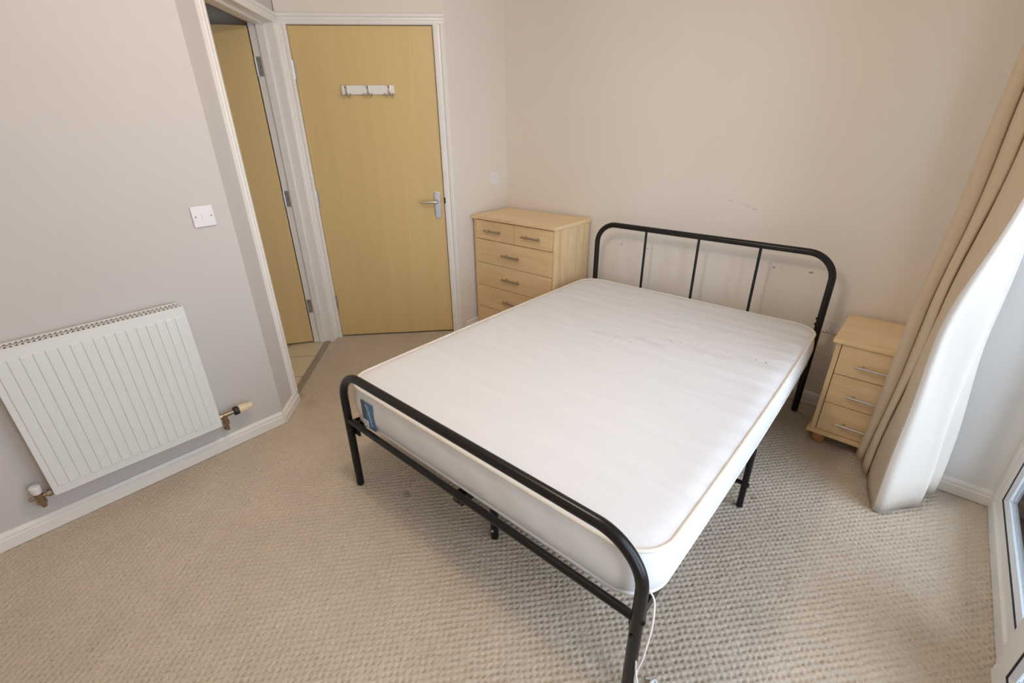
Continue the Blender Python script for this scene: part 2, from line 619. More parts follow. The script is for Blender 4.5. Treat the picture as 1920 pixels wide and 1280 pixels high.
# skirting boards
SK = [(0, 0), (.017, 0), (.017, .042), (.011, .046), (.011, .051), (.014, .054), (.012, .064), (.006, .070), (0, .070)]
def skirting(name, p0, p1, nrm):
    b = NB()
    extr(b, SK, (p0[0], p0[1], 0), (p1[0], p1[1], 0), nrm, (0, 0, 1))
    return struct(name, b, 'gloss')
skirting('baseboard_back', (0, 0), (XR, 0), (0, -1, 0))
skirting('baseboard_radiator', (WR_(YB), YB), (PM.x, PM.y-.008), (1, 0, 0))
q0, q1 = K+g*(S1+.005), K+g*(s_end+.013)
skirting('baseboard_opening', (q0.x, q0.y), (q1.x, q1.y), e)
skirting('baseboard_left', (pL0.x+.002, pL0.y+.03), (0.0, 0), (1, 0.04, 0))
skirting('baseboard_reveal', (XR, -.4), (XW, -.4), (0, -1, 0))

# door linings and architraves
AR = [(0, 0), (.0, .012), (.006, .016), (.018, .016), (.024, .010), (.034, .010), (.040, .018), (.052, .020), (.058, .014), (.058, 0)]
def architrave(bm, x0, x1, z0, z1, out, w_left, w_right):
    """moulded surround in a wall frame; out = +1/-1 direction of the room along y"""
    def leg(xa, sgn, w, zt):
        k = w/.058
        extr(bm, [(a*k*sgn, b*out) for a, b in AR], (xa, 0, z0), (xa, 0, zt), (1, 0, 0), (0, 1, 0))
    leg(x0, -1, w_left, z1+.004)
    leg(x1, 1, w_right, z1+.004)
    extr(bm, [(a, b*out) for a, b in AR], (x0-w_left, 0, z1), (x1+w_right, 0, z1), (0, 0, 1), (0, 1, 0))

# --- bedroom door, closed
d1 = group_struct('door_1', MD)
bm = NB()
architrave(bm, -.004, DW+.004, 0, DH+.014, -1, .048, .066)
box(bm, -.03, -.003, .0, .10, 0, DH+.014)
box(bm, DW+.003, DW+.03, .0, .10, 0, DH+.014)
box(bm, -.03, DW+.03, .0, .10, DH+.013, DH+.04)
obj('door_frame', bm, 'gloss', d1)
bm = NB()
box(bm, 0, DW, .004, .048, .012, DH+.010, .002)
leaf = obj('door_leaf', bm, 'door', d1)
def hinge(bm, x, y, z, ydir=-1):
    tube(bm, [(x, y, z-.05), (x, y, z+.05)], .0055, 10)
    for k in range(5):
        tube(bm, [(x, y, z-.05+k*.02+.001), (x, y, z-.05+k*.02+.019)], .0064, 10)
    box(bm, x-.014, x+.001, y+.0045, y+.0062, z-.05, z+.05)
    box(bm, x-.001, x+.012, y+.0045, y+.0062, z-.05, z+.05)
for z in (1.765, 1.02, .28):
    b = NB()
    hinge(b, -.003, -.005, z)
    obj('hinge', b, 'satin', d1)
b = NB()
pts = []
for i in range(13): pts.append((.793+.0215*math.cos(PI*i/12), .952+.07+.0215*math.sin(PI*i/12)))
for i in range(13): pts.append((.793-.0215*math.cos(PI*i/12), .952-.07-.0215*math.sin(PI*i/12)))
A = [b.verts.new((x, .004, z)) for x, z in pts]
Bv = [b.verts.new((x, -.003, z)) for x, z in pts]
Cv = [b.verts.new((.793+(x-.793)*.85, -.0055, .952+(z-.952)*.96)) for x, z in pts]
n = len(pts)
for i in range(n):
    b.faces.new((A[i], A[(i+1) % n], Bv[(i+1) % n], Bv[i]))
    b.faces.new((Bv[i], Bv[(i+1) % n], Cv[(i+1) % n], Cv[i]))
b.faces.new(Cv)
hp = obj('handle_plate', b, 'satin', d1)
b = NB()
lathe(b, [(0, .012), (.012, .012), (.014, .010), (.045, .0095)], (.793, -.004, .980), (0, -1, 0), 16)
tube(b, [(.793, -.047, .980), (.786, -.052, .980), (.77, -.054, .980), (.73, -.053, .979), (.69, -.050, .978), (.684, -.044, .978)],
     [.0095, .0095, .009, .0085, .008, .006], 14)
obj('lever', b, 'chrome', hp)
for zz in (1.028, .876):
    b = NB()
    lathe(b, [(0, .004), (.0015, .004), (.0022, .003)], (.793, -.0055, zz), (0, -1, 0), 12)
    obj('screw', b, 'chrome', hp)
b = NB()
box(b, DW+.0035, DW+.012, -.016, .010, .965, 1.005, .001)
obj('strike_plate', b, 'blackplastic', d1)

# --- coat hooks screwed to the bedroom door
hk = thing('coat_hook_rail', 'short white coat rail with three chrome hooks on the closed bedroom door', 'coat hooks')
hk.matrix_world = MD @ Matrix.Translation((.262, .003, 1.630))
b = NB()
box(b, 0, .318, -.016, 0, 0, .052, .004)
obj('rail_board', b, 'gloss', hk)
for xx in (.030, .160, .288):
    b = NB()
    box(b, xx-.008, xx+.008, -.020, -.015, .004, .048, .002)
    tube(b, [(xx, -.018, .042), (xx, -.030, .046), (xx, -.042, .044), (xx, -.046, .040)], [.004, .004, .004, .006], 10)
    for sx in (-1, 1):
        tube(b, [(xx, -.020, .016), (xx+sx*.006, -.028, .002), (xx+sx*.015, -.038, -.008), (xx+sx*.022, -.046, -.005), (xx+sx*.026, -.050, .004)],
             [.0042, .0042, .004, .004, .0058], 10)
    obj('hook', b, 'chrome', hk)

# --- opening with a door swung away into the tiled room
d2 = group_struct('door_2', MB)
bm = NB()
def architrave_b(bm):
    zt = DH+.012
    extr(bm, [(-a*.054/.058, b_) for a, b_ in AR], (S0, 0, 0), (S0, 0, zt), (1, 0, 0), (0, 1, 0))
    extr(bm, [(a, b_) for a, b_ in AR], (S1, 0, .07), (S1, 0, zt), (1, 0, 0), (0, 1, 0))
    extr(bm, AR, (S0-.054, 0, zt), (S1+.058, 0, zt), (0, 0, 1), (0, 1, 0))
architrave_b(bm)
box(bm, S0-.02, S0, -.13, .0, 0, DH+.012)
box(bm, S1, S1+.02, -.13, .0, 0, DH+.012)
box(bm, S0-.02, S1+.02, -.13, .0, DH+.012, DH+.03)
box(bm, S0-.001, S0+.012, -.085, -.045, 0, DH+.012)
box(bm, S1-.012, S1+.001, -.085, -.045, 0, DH+.012)
box(bm, S0, S1, -.085, -.045, DH, DH+.013)
obj('door_frame', bm, 'gloss', d2)
ML = Matrix.Translation((S0+.002, -.134, 0)) @ Matrix.Rotation(math.radians(-80), 4, 'Z')
bm = NB()
box(bm, .003, .765, -.044, 0, .010, DH-.004, .002)
obj('door_leaf', bm, 'door', d2, ML)
for z in (1.775, 1.03, .285):
    b = NB()
    tube(b, [(S0+.004, -.128, z-.05), (S0+.004, -.128, z+.05)], .006, 10)
    box(b, S0-.001, S0+.0015, -.125, -.095, z-.05, z+.05)
    hg = obj('hinge', b, 'satin', d2)
    b = NB()
    for zz in (-.035, 0, .035):
        lathe(b, [(0, .0042), (.001, .0042), (.0016, .003)], (S0+.0015, -.109+.006*(1 if zz == 0 else -1), z+zz), (1, 0, 0), 10)
    obj('screw', b, 'brass', hg)

# ------------------------------------------------------------------ window and balcony
w1 = group_struct('window_1', Matrix.Identity(4))
Y0, Y1, Y2, Y3, ZT = -.4, -1.25, -2.15, -2.8, 2.10
bm = NB()
box(bm, XW, 3.052, Y3, Y0, 0, .055, .004)
box(bm, XW, 3.052, Y3, Y0, ZT-.06, ZT, .004)
box(bm, XW, 3.052, Y0-.055, Y0, .05, ZT-.055, .004)
box(bm, XW, 3.052, Y3, Y3+.055, .05, ZT-.055, .004)
box(bm, XW-.012, 3.052, Y1-.07, Y1, .05, ZT-.055, .004)
box(bm, XW, 3.052, Y2-.035, Y2+.035, .05, ZT-.055, .004)
obj('window_frame', bm, 'upvc', w1)
def pane(ya, yb, z0, z1, xf, fw_, tagname):
    """opening light between ya > yb with its own inner frame"""
    b = NB()
    xo = max(xf+.021, 3.051)
    box(b, xf, xo, yb, ya, z0, z0+fw_, .004)
    box(b, xf, xo, yb, ya, z1-fw_, z1, .004)
    box(b, xf, xo, ya-fw_, ya, z0+fw_-.002, z1-fw_+.002, .004)
    box(b, xf, xo, yb, yb+fw_, z0+fw_-.002, z1-fw_+.002, .004)
    s_ = obj(tagname, b, 'upvc', w1)
    ia, ib, iz0, iz1 = ya-fw_, yb+fw_, z0+fw_, z1-fw_
    b = NB()
    t_ = .005
    for (A_, B_) in (((ib, iz0), (ia, iz0+t_)), ((ib, iz1-t_), (ia, iz1)), ((ib, iz0), (ib+t_, iz1)), ((ia-t_, iz0), (ia, iz1))):
        box(b, xf+.001, xf+.008, A_[0], B_[0], A_[1], B_[1])
    obj('gasket', b, 'rubber', s_)
    b = NB()
    pr = [(0, 0), (.0, .004), (.011, .014), (.014, .014), (.014, 0)]
    extr(b, pr, (xf+.004, ib, iz0+t_*.6), (xf+.004, ia, iz0+t_*.6), (1, 0, 0), (0, 0, 1))
    extr(b, pr, (xf+.004, ib, iz1-t_*.6), (xf+.004, ia, iz1-t_*.6), (1, 0, 0), (0, 0, -1))
    extr(b, pr, (xf+.004, ib+t_*.6, iz0), (xf+.004, ib+t_*.6, iz1), (1, 0, 0), (0, 1, 0))
    extr(b, pr, (xf+.004, ia-t_*.6, iz0), (xf+.004, ia-t_*.6, iz1), (1, 0, 0), (0, -1, 0))
    obj('glazing_bead', b, 'bead', s_)
    b = NB()
    box(b, xf+.0145, xf+.0195, ib, ia, iz0, iz1)
    obj('glass_pane', b, 'glass', s_, smooth=False)
pane(Y0-.05, Y1-.0, .05, ZT-.055, XW+.010, .050, 'fixed_light')
pane(Y1-.075, Y2+.03, .05, ZT-.055, XW-.030, .085, 'balcony_door_sash')
pane(Y2-.03, Y3+.05, .05, ZT-.055, XW+.010, .050, 'fixed_light')

bm = NB()
box(bm, 3.045, 4.6, -4.2, .4, -.12, -.05)
struct('balcony_floor', bm, 'deck', smooth=False)
bm = NB()
box(bm, 3.125, 4.6, -.24, -.10, -.05, 2.4)
struct('wall_balcony', bm, 'render', smooth=False)

# ------------------------------------------------------------------ bed
BX0, BX1, BYH, BYF = .9168, 2.2423, -.1372, -2.0364
BC = (BX0+BX1)/2
bed = thing('bed_frame', 'black tubular steel double bed frame carrying the bare white mattress', 'bed', (BC, (BYH+BYF)/2, 0))
BI = Matrix.Translation((-BC, -(BYH+BYF)/2, 0))
def bp_(name, b, m='black', parent=None):
    return obj(name, b, m, parent or bed, BI if parent is None else None)
def hoop(bm, y, h, r, rad):
    X_, Z_ = (1, 0, 0), (0, 0, 1)
    pts = [(BX0, y, .002), (BX0, y, .2), (BX0, y, h-rad-.02)]
    pts += arc((BX0+rad, y, h-rad), rad, PI, PI/2, X_, Z_, 14)
    pts += [(BC, y, h)]
    pts += arc((BX1-rad, y, h-rad), rad, PI/2, 0, X_, Z_, 14)
    pts += [(BX1, y, h-rad-.02), (BX1, y, .2), (BX1, y, .002)]
    tube(bm, pts, r, 20)
b = NB(); hoop(b, BYH, .8692, .0165, .125)
bp_('headboard_frame', b)
b = NB(); hoop(b, BYF, .5794, .0165, .135)
bp_('footboard_frame', b)
for dx in (.3365, .6578, .9828):
    b = NB()
    tube(b, [(BX0+dx, BYH, .33), (BX0+dx, BYH, .862)], .0075, 12)
    bp_('headboard_bar', b)
b = NB(); tube(b, [(BX0+.01, BYH, .33), (BX1-.01, BYH, .33)], .0125, 14)
bp_('head_cross_rail', b)
b = NB(); tube(b, [(BX0+.008, BYF, .343), (BX1-.008, BYF, .343)], .0125, 16)
bp_('foot_cross_rail', b)
for x in (BX0+.016, BX1-.016):
    b = NB()
    box(b, x-.012, x+.012, BYF+.012, BYH-.012, .285, .325, .003)
    bp_('side_rail', b)
b = NB(); box(b, BC-.014, BC+.014, BYF+.01, BYH-.01, .285, .325, .003)
bp_('centre_rail', b)
b = NB(); box(b, BC-.02, BC+.02, BYF+.006, BYF+.045, .300, .333, .003); box(b, BC-.014, BC+.010, BYF-.004, BYF+.010, .306, .333, .003)
bp_('rail_bracket', b)
for x, sg in ((BX0, 1), (BX1, -1)):
    for y, sy in ((BYF, 1), (BYH, -1)):
        b = NB()
        box(b, x+sg*.002-.004*sg, x+sg*.050, y+sy*.010, y+sy*.018, .272, .331, .002) if sg > 0 else box(b, x-.024, x+.002, y+sy*.010, y+sy*.018, .272, .331, .002)
        box(b, x-.004, x+.004, y-.004, y+sy*.05 if sy > 0 else y+.004, .28, .331, .001) if sy > 0 else box(b, x-.004, x+.004, y-.05, y+.004, .28, .331, .001)
        br_ = bp_('corner_bracket', b)
for k in range(11):
    y = BYH-.12-k*.166
    b = NB()
    box(b, BX0+.005, BX1-.005, y-.02, y+.02, .325, .334, .002)
    bp_('slat', b)
for x in (BX0+.016, BX1+.003):
    b = NB()
    tube(b, [(x, -1.075, 0), (x, -1.075, .004), (x, -1.075, .29)], [.013, .0125, .0125], 14)
    bp_('middle_leg', b)
b = NB(); tube(b, [(BX0+.016, -1.075, .115), (BX1+.003, -1.075, .115)], .009, 12); lathe(b, [(0, .009), (.008, .009)], (BX1+.012, -1.075, .115), (1, 0, 0), 8)
bp_('leg_cross_bar', b)
for y in (-1.86, -.35):
    b = NB()
    tube(b, [(BC, y, 0), (BC, y, .004), (BC, y, .29)], [.0165, .016, .016], 14)
    lg = bp_('centre_leg', b)
    b = NB()
    lathe(b, [(0, .006), (.004, .006), (.006, .003)], (BC+.004, y-.0155, .045), (.25, -1, .1), 8)
    obj('bolt', b, 'chrome', lg)
for (x, y, z, d) in ((BX1-.004, BYF-.0155, .293, (-.2, -1, .1)), (BX1+.0155, BYF-.002, .345, (1, -.3, 0)), (BX0-.0155, BYF, .33, (-1, -.2, 0)),
                     (BX1-.0155, BYH-.004, .545, (-1, -.4, 0)), (BX1-.0155, BYH-.004, .515, (-1, -.4, 0)), (BX0+.004, BYH-.016, .555, (.2, -1, .1)),
                     (BX1+.002, BYH-.016, .43, (.3, -1, 0)), (BX1+.002, BYH-.016, .385, (.3, -1, 0))):
    b = NB()
    lathe(b, [(0, .0065), (.004, .0065), (.0055, .004)], (x, y, z), d, 6)
    bp_('bolt', b)

# mattress
mx0, mx1, my0, my1, mz0, mz1 = .874, 2.254, -2.011, -.157, .335, .517
mcx, mcy = (mx0+mx1)/2, (my0+my1)/2
mat_t = thing('mattress', 'bare white quilted mattress with cream piping lying on the black bed frame', 'mattress', (mcx, mcy, mz0))
MI = Matrix.Translation((-mcx, -mcy, -mz0))
def rrect(inset, rad, n_c=14, n_x=60, n_y=110):
    hx, hy = (mx1-mx0)/2-inset, (my1-my0)/2-inset
    r = max(min(rad-inset*.8, hx*.9), .02)
    out = []
    def seg(p, q, n):
        for i in range(n): out.append((p[0]+(q[0]-p[0])*i/n, p[1]+(q[1]-p[1])*i/n))
    def ar(cx, cy, a0):
        for i in range(n_c): 
            a = a0+PI/2*i/n_c
            out.append((cx+r*math.cos(a), cy+r*math.sin(a)))
    seg((hx, -hy+r), (hx, hy-r), n_y); ar(hx-r, hy-r, 0)
    seg((hx-r, hy), (-hx+r, hy), n_x); ar(-hx+r, hy-r, PI/2)
    seg((-hx, hy-r), (-hx, -hy+r), n_y); ar(-hx+r, -hy+r, PI)
    seg((-hx+r, -hy), (hx-r, -hy), n_x); ar(hx-r, -hy+r, 3*PI/2)
    # sides bow very slightly outwards along their length
    return [(mcx+x+.010*math.copysign(1, x)*(1-(y/hy)**2)*(abs(x) > hx-r-.001), mcy+y) for x, y in out]
def rip(x, y, k):
    return k*(math.sin(y*57+2*math.sin(x*5))*.5+math.sin(y*31+x*7)*.35+math.sin(x*23+y*11)*.25)
def loft(bm, rings):
    V = [[bm.verts.new(p) for p in r] for r in rings]
    n = len(V[0])
    for a, b_ in zip(V[:-1], V[1:]):
        for i in range(n):
            bm.faces.new((a[i], a[(i+1) % n], b_[(i+1) % n], b_[i]))
    return V
RAD = .12
b = NB()
rings = []
for ins, z in ((.012, mz0+.012), (.002, mz0+.024), (-.004, mz0+.06), (-.006, mz0+.09), (-.003, mz0+.125), (.002, mz1-.027), (.008, mz1-.015)):
    rings.append([(x, y, z+rip(x, y, .0006)) for x, y in rrect(ins, RAD)])
V = loft(b, rings)
obj('mattress_border', b, 'border', mat_t, MI, ang=60)
b = NB()
rings = []
for ins, z, k in ((.008, mz1-.015, .0006), (.012, mz1-.012, .001), (.022, mz1-.008, .002), (.035, mz1-.004, .004), (.052, mz1-.001, .0045), (.075, mz1, .003), (.12, mz1, .0018), (.2, mz1, .001), (.3, mz1, .001), (.42, mz1, .001), (.56, mz1, .0008)):
    rings.append([(x, y, z+rip(x, y, k)) for x, y in rrect(ins, RAD)])
V = loft(b, rings)
b.faces.new(V[-1])
obj('mattress_top', b, 'mattress', mat_t, MI, ang=70)
b = NB()
rings = [[(x, y, mz0+.012) for x, y in rrect(.012, RAD)], [(x, y, mz0+.003) for x, y in rrect(.012, RAD)], [(x, y, mz0) for x, y in rrect(.03, RAD)]]
V = loft(b, rings); b.faces.new(V[-1])
obj('mattress_base', b, 'mattress', mat_t, MI, ang=70)
for z, i_ in ((mz1-.014, .0045), (mz0+.013, .006)):
    b = NB()
    tube(b, [(x, y, z) for x, y in rrect(i_, RAD)], .0062 if z > .45 else .0055, 8, closed=True)
    obj('piping', b, 'piping' if z > .45 else 'piping_white', mat_t, MI, ang=80)
# woven label on the foot border
lx0, lx1, ly, lz0, lz1 = 1.012, 1.092, my0-.0075, .350, .472
b = NB(); box(b, lx0, lx1, ly, ly+.003, lz0, lz1, .001)
lab = obj('label', b, 'label_blue', mat_t, MI); lab['label'] = 'blue woven label near the foot corner'
b = NB(); box(b, lx0, lx0+.026, ly-.0008, ly+.002, lz0+.035, lz1)
obj('dark_strip', b, 'label_dark', lab)
b = NB(); box(b, lx0, lx0+.036, ly-.0012, ly+.002, lz0-.002, lz0+.034)
wp = obj('white_patch', b, 'label_white', lab)
b = NB()
for (x0, x1, z0, z1) in ((.012, .022, .016, .028), ):
    box(b, lx0+x0, lx0+x1, ly-.0020, ly-.0008, lz0+z0, lz0+z1, .0005)
tube(b, [(lx0+.030, ly-.0006, lz0+.110), (lx0+.046, ly-.0006, lz0+.100), (lx0+.046, ly-.0006, lz0+.066), (lx0+.056, ly-.0006, lz0+.058), (lx0+.056, ly-.0006, lz0+.030), (lx0+.064, ly-.0006, lz0+.018)], .0022, 6)
tube(b, [(lx0+.036, ly-.0006, lz0+.100), (lx0+.052, ly-.0006, lz0+.086), (lx0+.050, ly-.0006, lz0+.050), (lx0+.062, ly-.0006, lz0+.040)], .0016, 6)
obj('stitched_lettering', b, 'label_light', lab)

# white cord tied to the front post
b = NB()
def smooth_path(pts, n=8):
    P = [Vector(p) for p in pts]
    out = []
    for i in range(len(P)-1):
        p0, p1, p2, p3 = P[max(i-1, 0)], P[i], P[i+1], P[min(i+2, len(P)-1)]
        for k in range(n):
            t = k/n
            out.append(.5*((2*p1)+(p2-p0)*t+(2*p0-5*p1+4*p2-p3)*t*t+(3*p1-p0-3*p2+p3)*t**3))
    out.append(P[-1])
    return out
tube(b, smooth_path([(2.235, -2.016, .420), (2.250, -2.012, .428), (2.268, -2.020, .422), (2.280, -2.040, .405), (2.284, -2.05, .36), (2.280, -2.05, .30), (2.276, -2.05, .24),
                     (2.268, -2.048, .19), (2.262, -2.044, .13), (2.266, -2.03, .06), (2.272, -2.00, .008), (2.285, -1.97, .004), (2.275, -1.945, .004), (2.262, -1.95, .004)]), .0028, 8)
tube(b, smooth_path([(2.259, -2.046, .205), (2.264, -2.05, .175), (2.270, -2.05, .14), (2.276, -2.04, .08), (2.284, -2.01, .006), (2.292, -1.985, .004), (2.286, -1.96, .004)]), .0026, 8)
tube(b, smooth_path([(2.292, -1.975, .006), (2.296, -1.955, .012), (2.285, -1.945, .014), (2.28, -1.96, .010), (2.29, -1.972, .012)]), .005, 8)
tag(obj('tie_cord', b, 'cord'), 'thin white cord hanging from the front corner post of the bed to the carpet', 'cord')

# ------------------------------------------------------------------ drawers: chest and bedside cabinet
def bar_handle(parent, x, y, z, ln, m, r=.0055, off=.026):
    b = NB()
    tube(b, [(x-ln/2, y-off, z), (x+ln/2, y-off, z)], r, 12)
    for s in (-1, 1):
        tube(b, [(x+s*ln*.32, y+.001, z), (x+s*ln*.32, y-off, z)], r*.75, 10)
        tube(b, [(x+s*ln*.32, y+.001, z), (x+s*ln*.32, y-.004, z)], r*1.1, 10)
    return obj('bar_handle', b, m, parent)

cx0, cw, cd, ch = .0308, .755, .43, .867
chest = thing('chest_of_drawers', 'pale oak chest of drawers with six drawers in the corner behind the bed', 'chest of drawers', (cx0, 0, 0))
b = NB()
box(b, .010, .030, -.410, -.022, 0, ch-.022, .001)
box(b, cw-.030, cw-.010, -.410, -.022, 0, ch-.022, .001)
box(b, .030, cw-.030, -.030, -.022, .02, ch-.022)
box(b, .030, cw-.030, -.395, -.030, .03, .05)
box(b, .030, cw-.030, -.402, -.384, 0, .05)
box(b, .030, cw-.030, -.39, -.36, ch-.04, ch-.022)
obj('carcass', b, 'oak_v', chest)
b = NB(); box(b, 0, cw, -cd, -.02, ch-.022, ch, .003)
obj('top_board', b, 'oak_top', chest)
def chest_drawer(x0, x1, z0, z1):
    b = NB(); box(b, x0, x1, -.414, -.395, z0, z1, .002)
    box(b, x0+.02, x1-.02, -.395, -.06, z0+.02, z1-.04)
    d = obj('drawer', b, 'oak_h', chest)
    bar_handle(d, (x0+x1)/2, -.414, z0+(z1-z0)*.48+.003, .158, 'bronze', .0065)
chest_drawer(.034, .394, .705, .838)
chest_drawer(.398, cw-.034, .705, .838)
for z0, z1 in ((.531, .701), (.358, .528), (.185, .355), (.055, .182)):
    chest_drawer(.034, cw-.034, z0, z1)

nd = thing('bedside_cabinet', 'small pale oak bedside cabinet with three drawers between bed and curtain', 'bedside cabinet', (2.3475, -.02, 0), math.radians(-1.03))
nw, ndp, nh = .40, .39, .5638
b = NB()
box(b, .014, .034, -ndp+.016, 0, .081, nh-.020, .001)
box(b, nw-.034, nw-.014, -ndp+.016, 0, .081, nh-.020, .001)
box(b, .034, nw-.034, -.012, -.004, .081, nh-.020)
obj('carcass', b, 'oak_v', nd)
b = NB(); box(b, 0, nw, -ndp, 0, nh-.020, nh, .003)
obj('top_board', b, 'oak_top', nd)
b = NB(); box(b, 0, nw, -ndp, 0, .062, .082, .003)
obj('plinth_board', b, 'oak_h', nd)
for x, y in ((.055, -ndp+.045), (nw-.055, -ndp+.045), (.055, -.045), (nw-.055, -.045)):
    b = NB(); lathe(b, [(0, .017), (.004, .020), (.02, .027), (.035, .029), (.05, .024), (.062, .026)], (x, y, 0), (0, 0, 1), 20)
    obj('bun_foot', b, 'beech', nd)
for k in range(3):
    z0 = .085+k*.1535
    b = NB(); box(b, .037, nw-.037, -ndp+.014, -ndp+.032, z0, z0+.1505, .002)
    box(b, .05, nw-.05, -ndp+.032, -.04, z0+.02, z0+.12)
    d = obj('drawer', b, 'oak_h', nd)
    bar_handle(d, .187, -ndp+.014, z0+.064, .158, 'chrome')

# ------------------------------------------------------------------ radiator
rad = thing('radiator', 'white ribbed panel radiator on the wall left of the doors', 'radiator', (WR_(-2.64), -2.64, 0))
RI = Matrix.Translation((-WR_(-2.64), 2.64, 0))
xw = WR_(-2.64)
ry0, ry1, rz0, rz1, rxf = -2.938, -2.342, .180, .782, .280
b = NB()
box(b, rxf-.012, rxf, ry0, ry1, rz0, rz1-.004, .004)
nr = 17
pitch = (ry1-ry0-.03)/nr
for k in range(nr):
    yc = ry0+.015+pitch*(k+.5)
    box(b, rxf-.003, rxf+.0045, yc-pitch*.37, yc+pitch*.37, rz0+.034, rz1-.036, .0036, 4)
obj('front_panel', b, 'radiator', rad, RI)
b = NB()
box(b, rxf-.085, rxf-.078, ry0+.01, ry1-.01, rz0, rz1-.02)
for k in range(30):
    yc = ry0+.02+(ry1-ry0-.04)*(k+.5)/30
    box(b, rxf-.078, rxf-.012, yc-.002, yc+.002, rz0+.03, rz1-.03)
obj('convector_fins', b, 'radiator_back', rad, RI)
for ya, yb in ((ry0, ry0+.004), (ry1-.004, ry1)):
    b = NB(); box(b, rxf-.086, rxf-.001, ya, yb, rz0+.01, rz1, .001)
    obj('side_panel', b, 'radiator', rad, RI)
b = NB()
box(b, rxf-.016, rxf, ry0, ry1, rz1-.006, rz1+.001, .002)
box(b, rxf-.086, rxf-.074, ry0, ry1, rz1-.006, rz1+.001, .002)
for k in range(39):
    yc = ry0+.012+(ry1-ry0-.024)*k/38
    box(b, rxf-.076, rxf-.014, yc-.0042, yc+.0042, rz1-.005, rz1)
box(b, rxf-.048, rxf-.042, ry0, ry1, rz1-.004, rz1)
obj('top_grille', b, 'radiator', rad, RI)
# thermostatic valve on the right
vx = .235
b = NB()
tube(b, [(vx, ry1-.004, .208), (vx, ry1+.030, .208)], .009, 14)
lathe(b, [(0, .013), (.012, .013)], (vx, ry1+.004, .208), (0, 1, 0), 6)
tube(b, [(vx, ry1+.026, .208), (vx, ry1+.075, .208)], [.012, .010], 14)
tube(b, [(vx, ry1+.028, .212), (vx, ry1+.028, .165), (vx, ry1+.028, .160)], [.011, .012, .010], 14)
lathe(b, [(0, .0145), (.018, .0145)], (vx, ry1+.028, .160), (0, 0, 1), 6)
tube(b, [(vx, ry1+.028, .165), (vx, ry1+.028, .13), (vx-.03, ry1+.028, .115), (xw+.002, ry1+.028, .115)], .0075, 12)
vb = obj('valve_body', b, 'brass', rad, RI); vb['label'] = 'brass valve body right of the radiator'
b = NB(); lathe(b, [(0, .018), (.004, .021), (.020, .021), (.023, .019)], (vx, ry1+.070, .208), (0, 1, 0), 24)
obj('valve_collar', b, 'blackplastic', vb)
b = NB(); lathe(b, [(0, .019), (.003, .0215), (.035, .0205), (.037, .017), (.058, .0165), (.062, .016), (.0625, .002)], (vx, ry1+.093, .208), (0, 1, 0), 24)
obj('thermostatic_head', b, 'trv', vb)
# lockshield on the left
b = NB()
tube(b, [(vx, ry0+.004, .180), (vx, ry0-.04, .180)], .009, 14)
lathe(b, [(0, .014), (.012, .014)], (vx, ry0-.018, .180), (0, 1, 0), 6)
tube(b, [(vx, ry0-.042, .150), (vx, ry0-.042, .200)], .0125, 14)
lathe(b, [(0, .015), (.016, .015)], (vx, ry0-.042, .148), (0, 0, 1), 6)
tube(b, [(vx, ry0-.04, .180), (vx, ry0-.072, .180)], .006, 12)
tube(b, [(vx, ry0-.042, .150), (vx, ry0-.042, .135), (vx-.03, ry0-.042, .118), (xw+.012, ry0-.042, .118)], .0075, 12)
vb2 = obj('valve_body', b, 'brass', rad, RI)
b = NB(); lathe(b, [(0, .013), (.008, .016), (.030, .018), (.034, .015), (.035, .004)], (vx, ry0-.042, .196), (0, 0, 1), 24)
obj('lockshield_cap', b, 'plastic', vb2)

# ------------------------------------------------------------------ switch and sockets
ls = thing('light_switch', 'white single light switch on the wall above the radiator', 'light switch', (WR_(-2.148), -2.148, 1.115), math.radians(.8))
b = NB(); box(b, 0, .009, -.043, .043, -.043, .043, .003)
obj('switch_plate', b, 'plastic', ls)
b = NB(); box(b, .007, .0125, -.007, .007, -.0125, .0125, .0015)
obj('rocker', b, 'plastic', ls)
for y in (-.030, .030):
    b = NB(); lathe(b, [(0, .0035), (.0022, .0035), (.0028, .002)], (.0075, y, 0), (1, 0, 0), 10)
    obj('screw', b, 'plastic_grey', ls)

sk = thing('double_socket', 'white double wall socket behind the bedside cabinet', 'socket', (2.318, 0, .469))
b = NB(); box(b, -.073, .073, -.010, 0, -.034, .034, .003)
obj('socket_plate', b, 'plastic', sk)
for x in (-.035, .035):
    b = NB()
    for (dx, dz, w_, h_) in ((-.000, -.004, .004, .008), (-.011, -.022, .0065, .004), (.011, -.022, .0065, .004)):
        box(b, x+dx-w_/2, x+dx+w_/2, -.0105, -.009, dz-h_/2, dz+h_/2)
    obj('pin_holes', b, 'plastic_grey', sk)
for x in (-.014, .014):
    b = NB(); box(b, x-.0055, x+.0055, -.0135, -.009, .012, .026, .001)
    obj('socket_switch', b, 'plastic', sk)

wx = lambda y: .0+ (pL0.x/pL0.y)*y
ts = thing('wall_plate', 'small white square wall plate in the corner above the oak chest', 'wall plate', (wx(-.155)+.0005, -.155, 1.094), math.atan2(-(pL0.x), -pL0.y)*1.0)
b = NB(); box(b, 0, .010, -.043, .043, -.045, .045, .003)
obj('socket_plate', b, 'plastic', ts)
b = NB(); box(b, .008, .0125, -.036, .036, -.008, .009, .001); box(b, .008, .0115, -.010, .010, -.026, .026, .001)
obj('centre_module', b, 'plastic', ts)

# ------------------------------------------------------------------ curtain
CZ = [.0, .25, .5, .8, 1.1, 1.4, 1.7, 2.26]
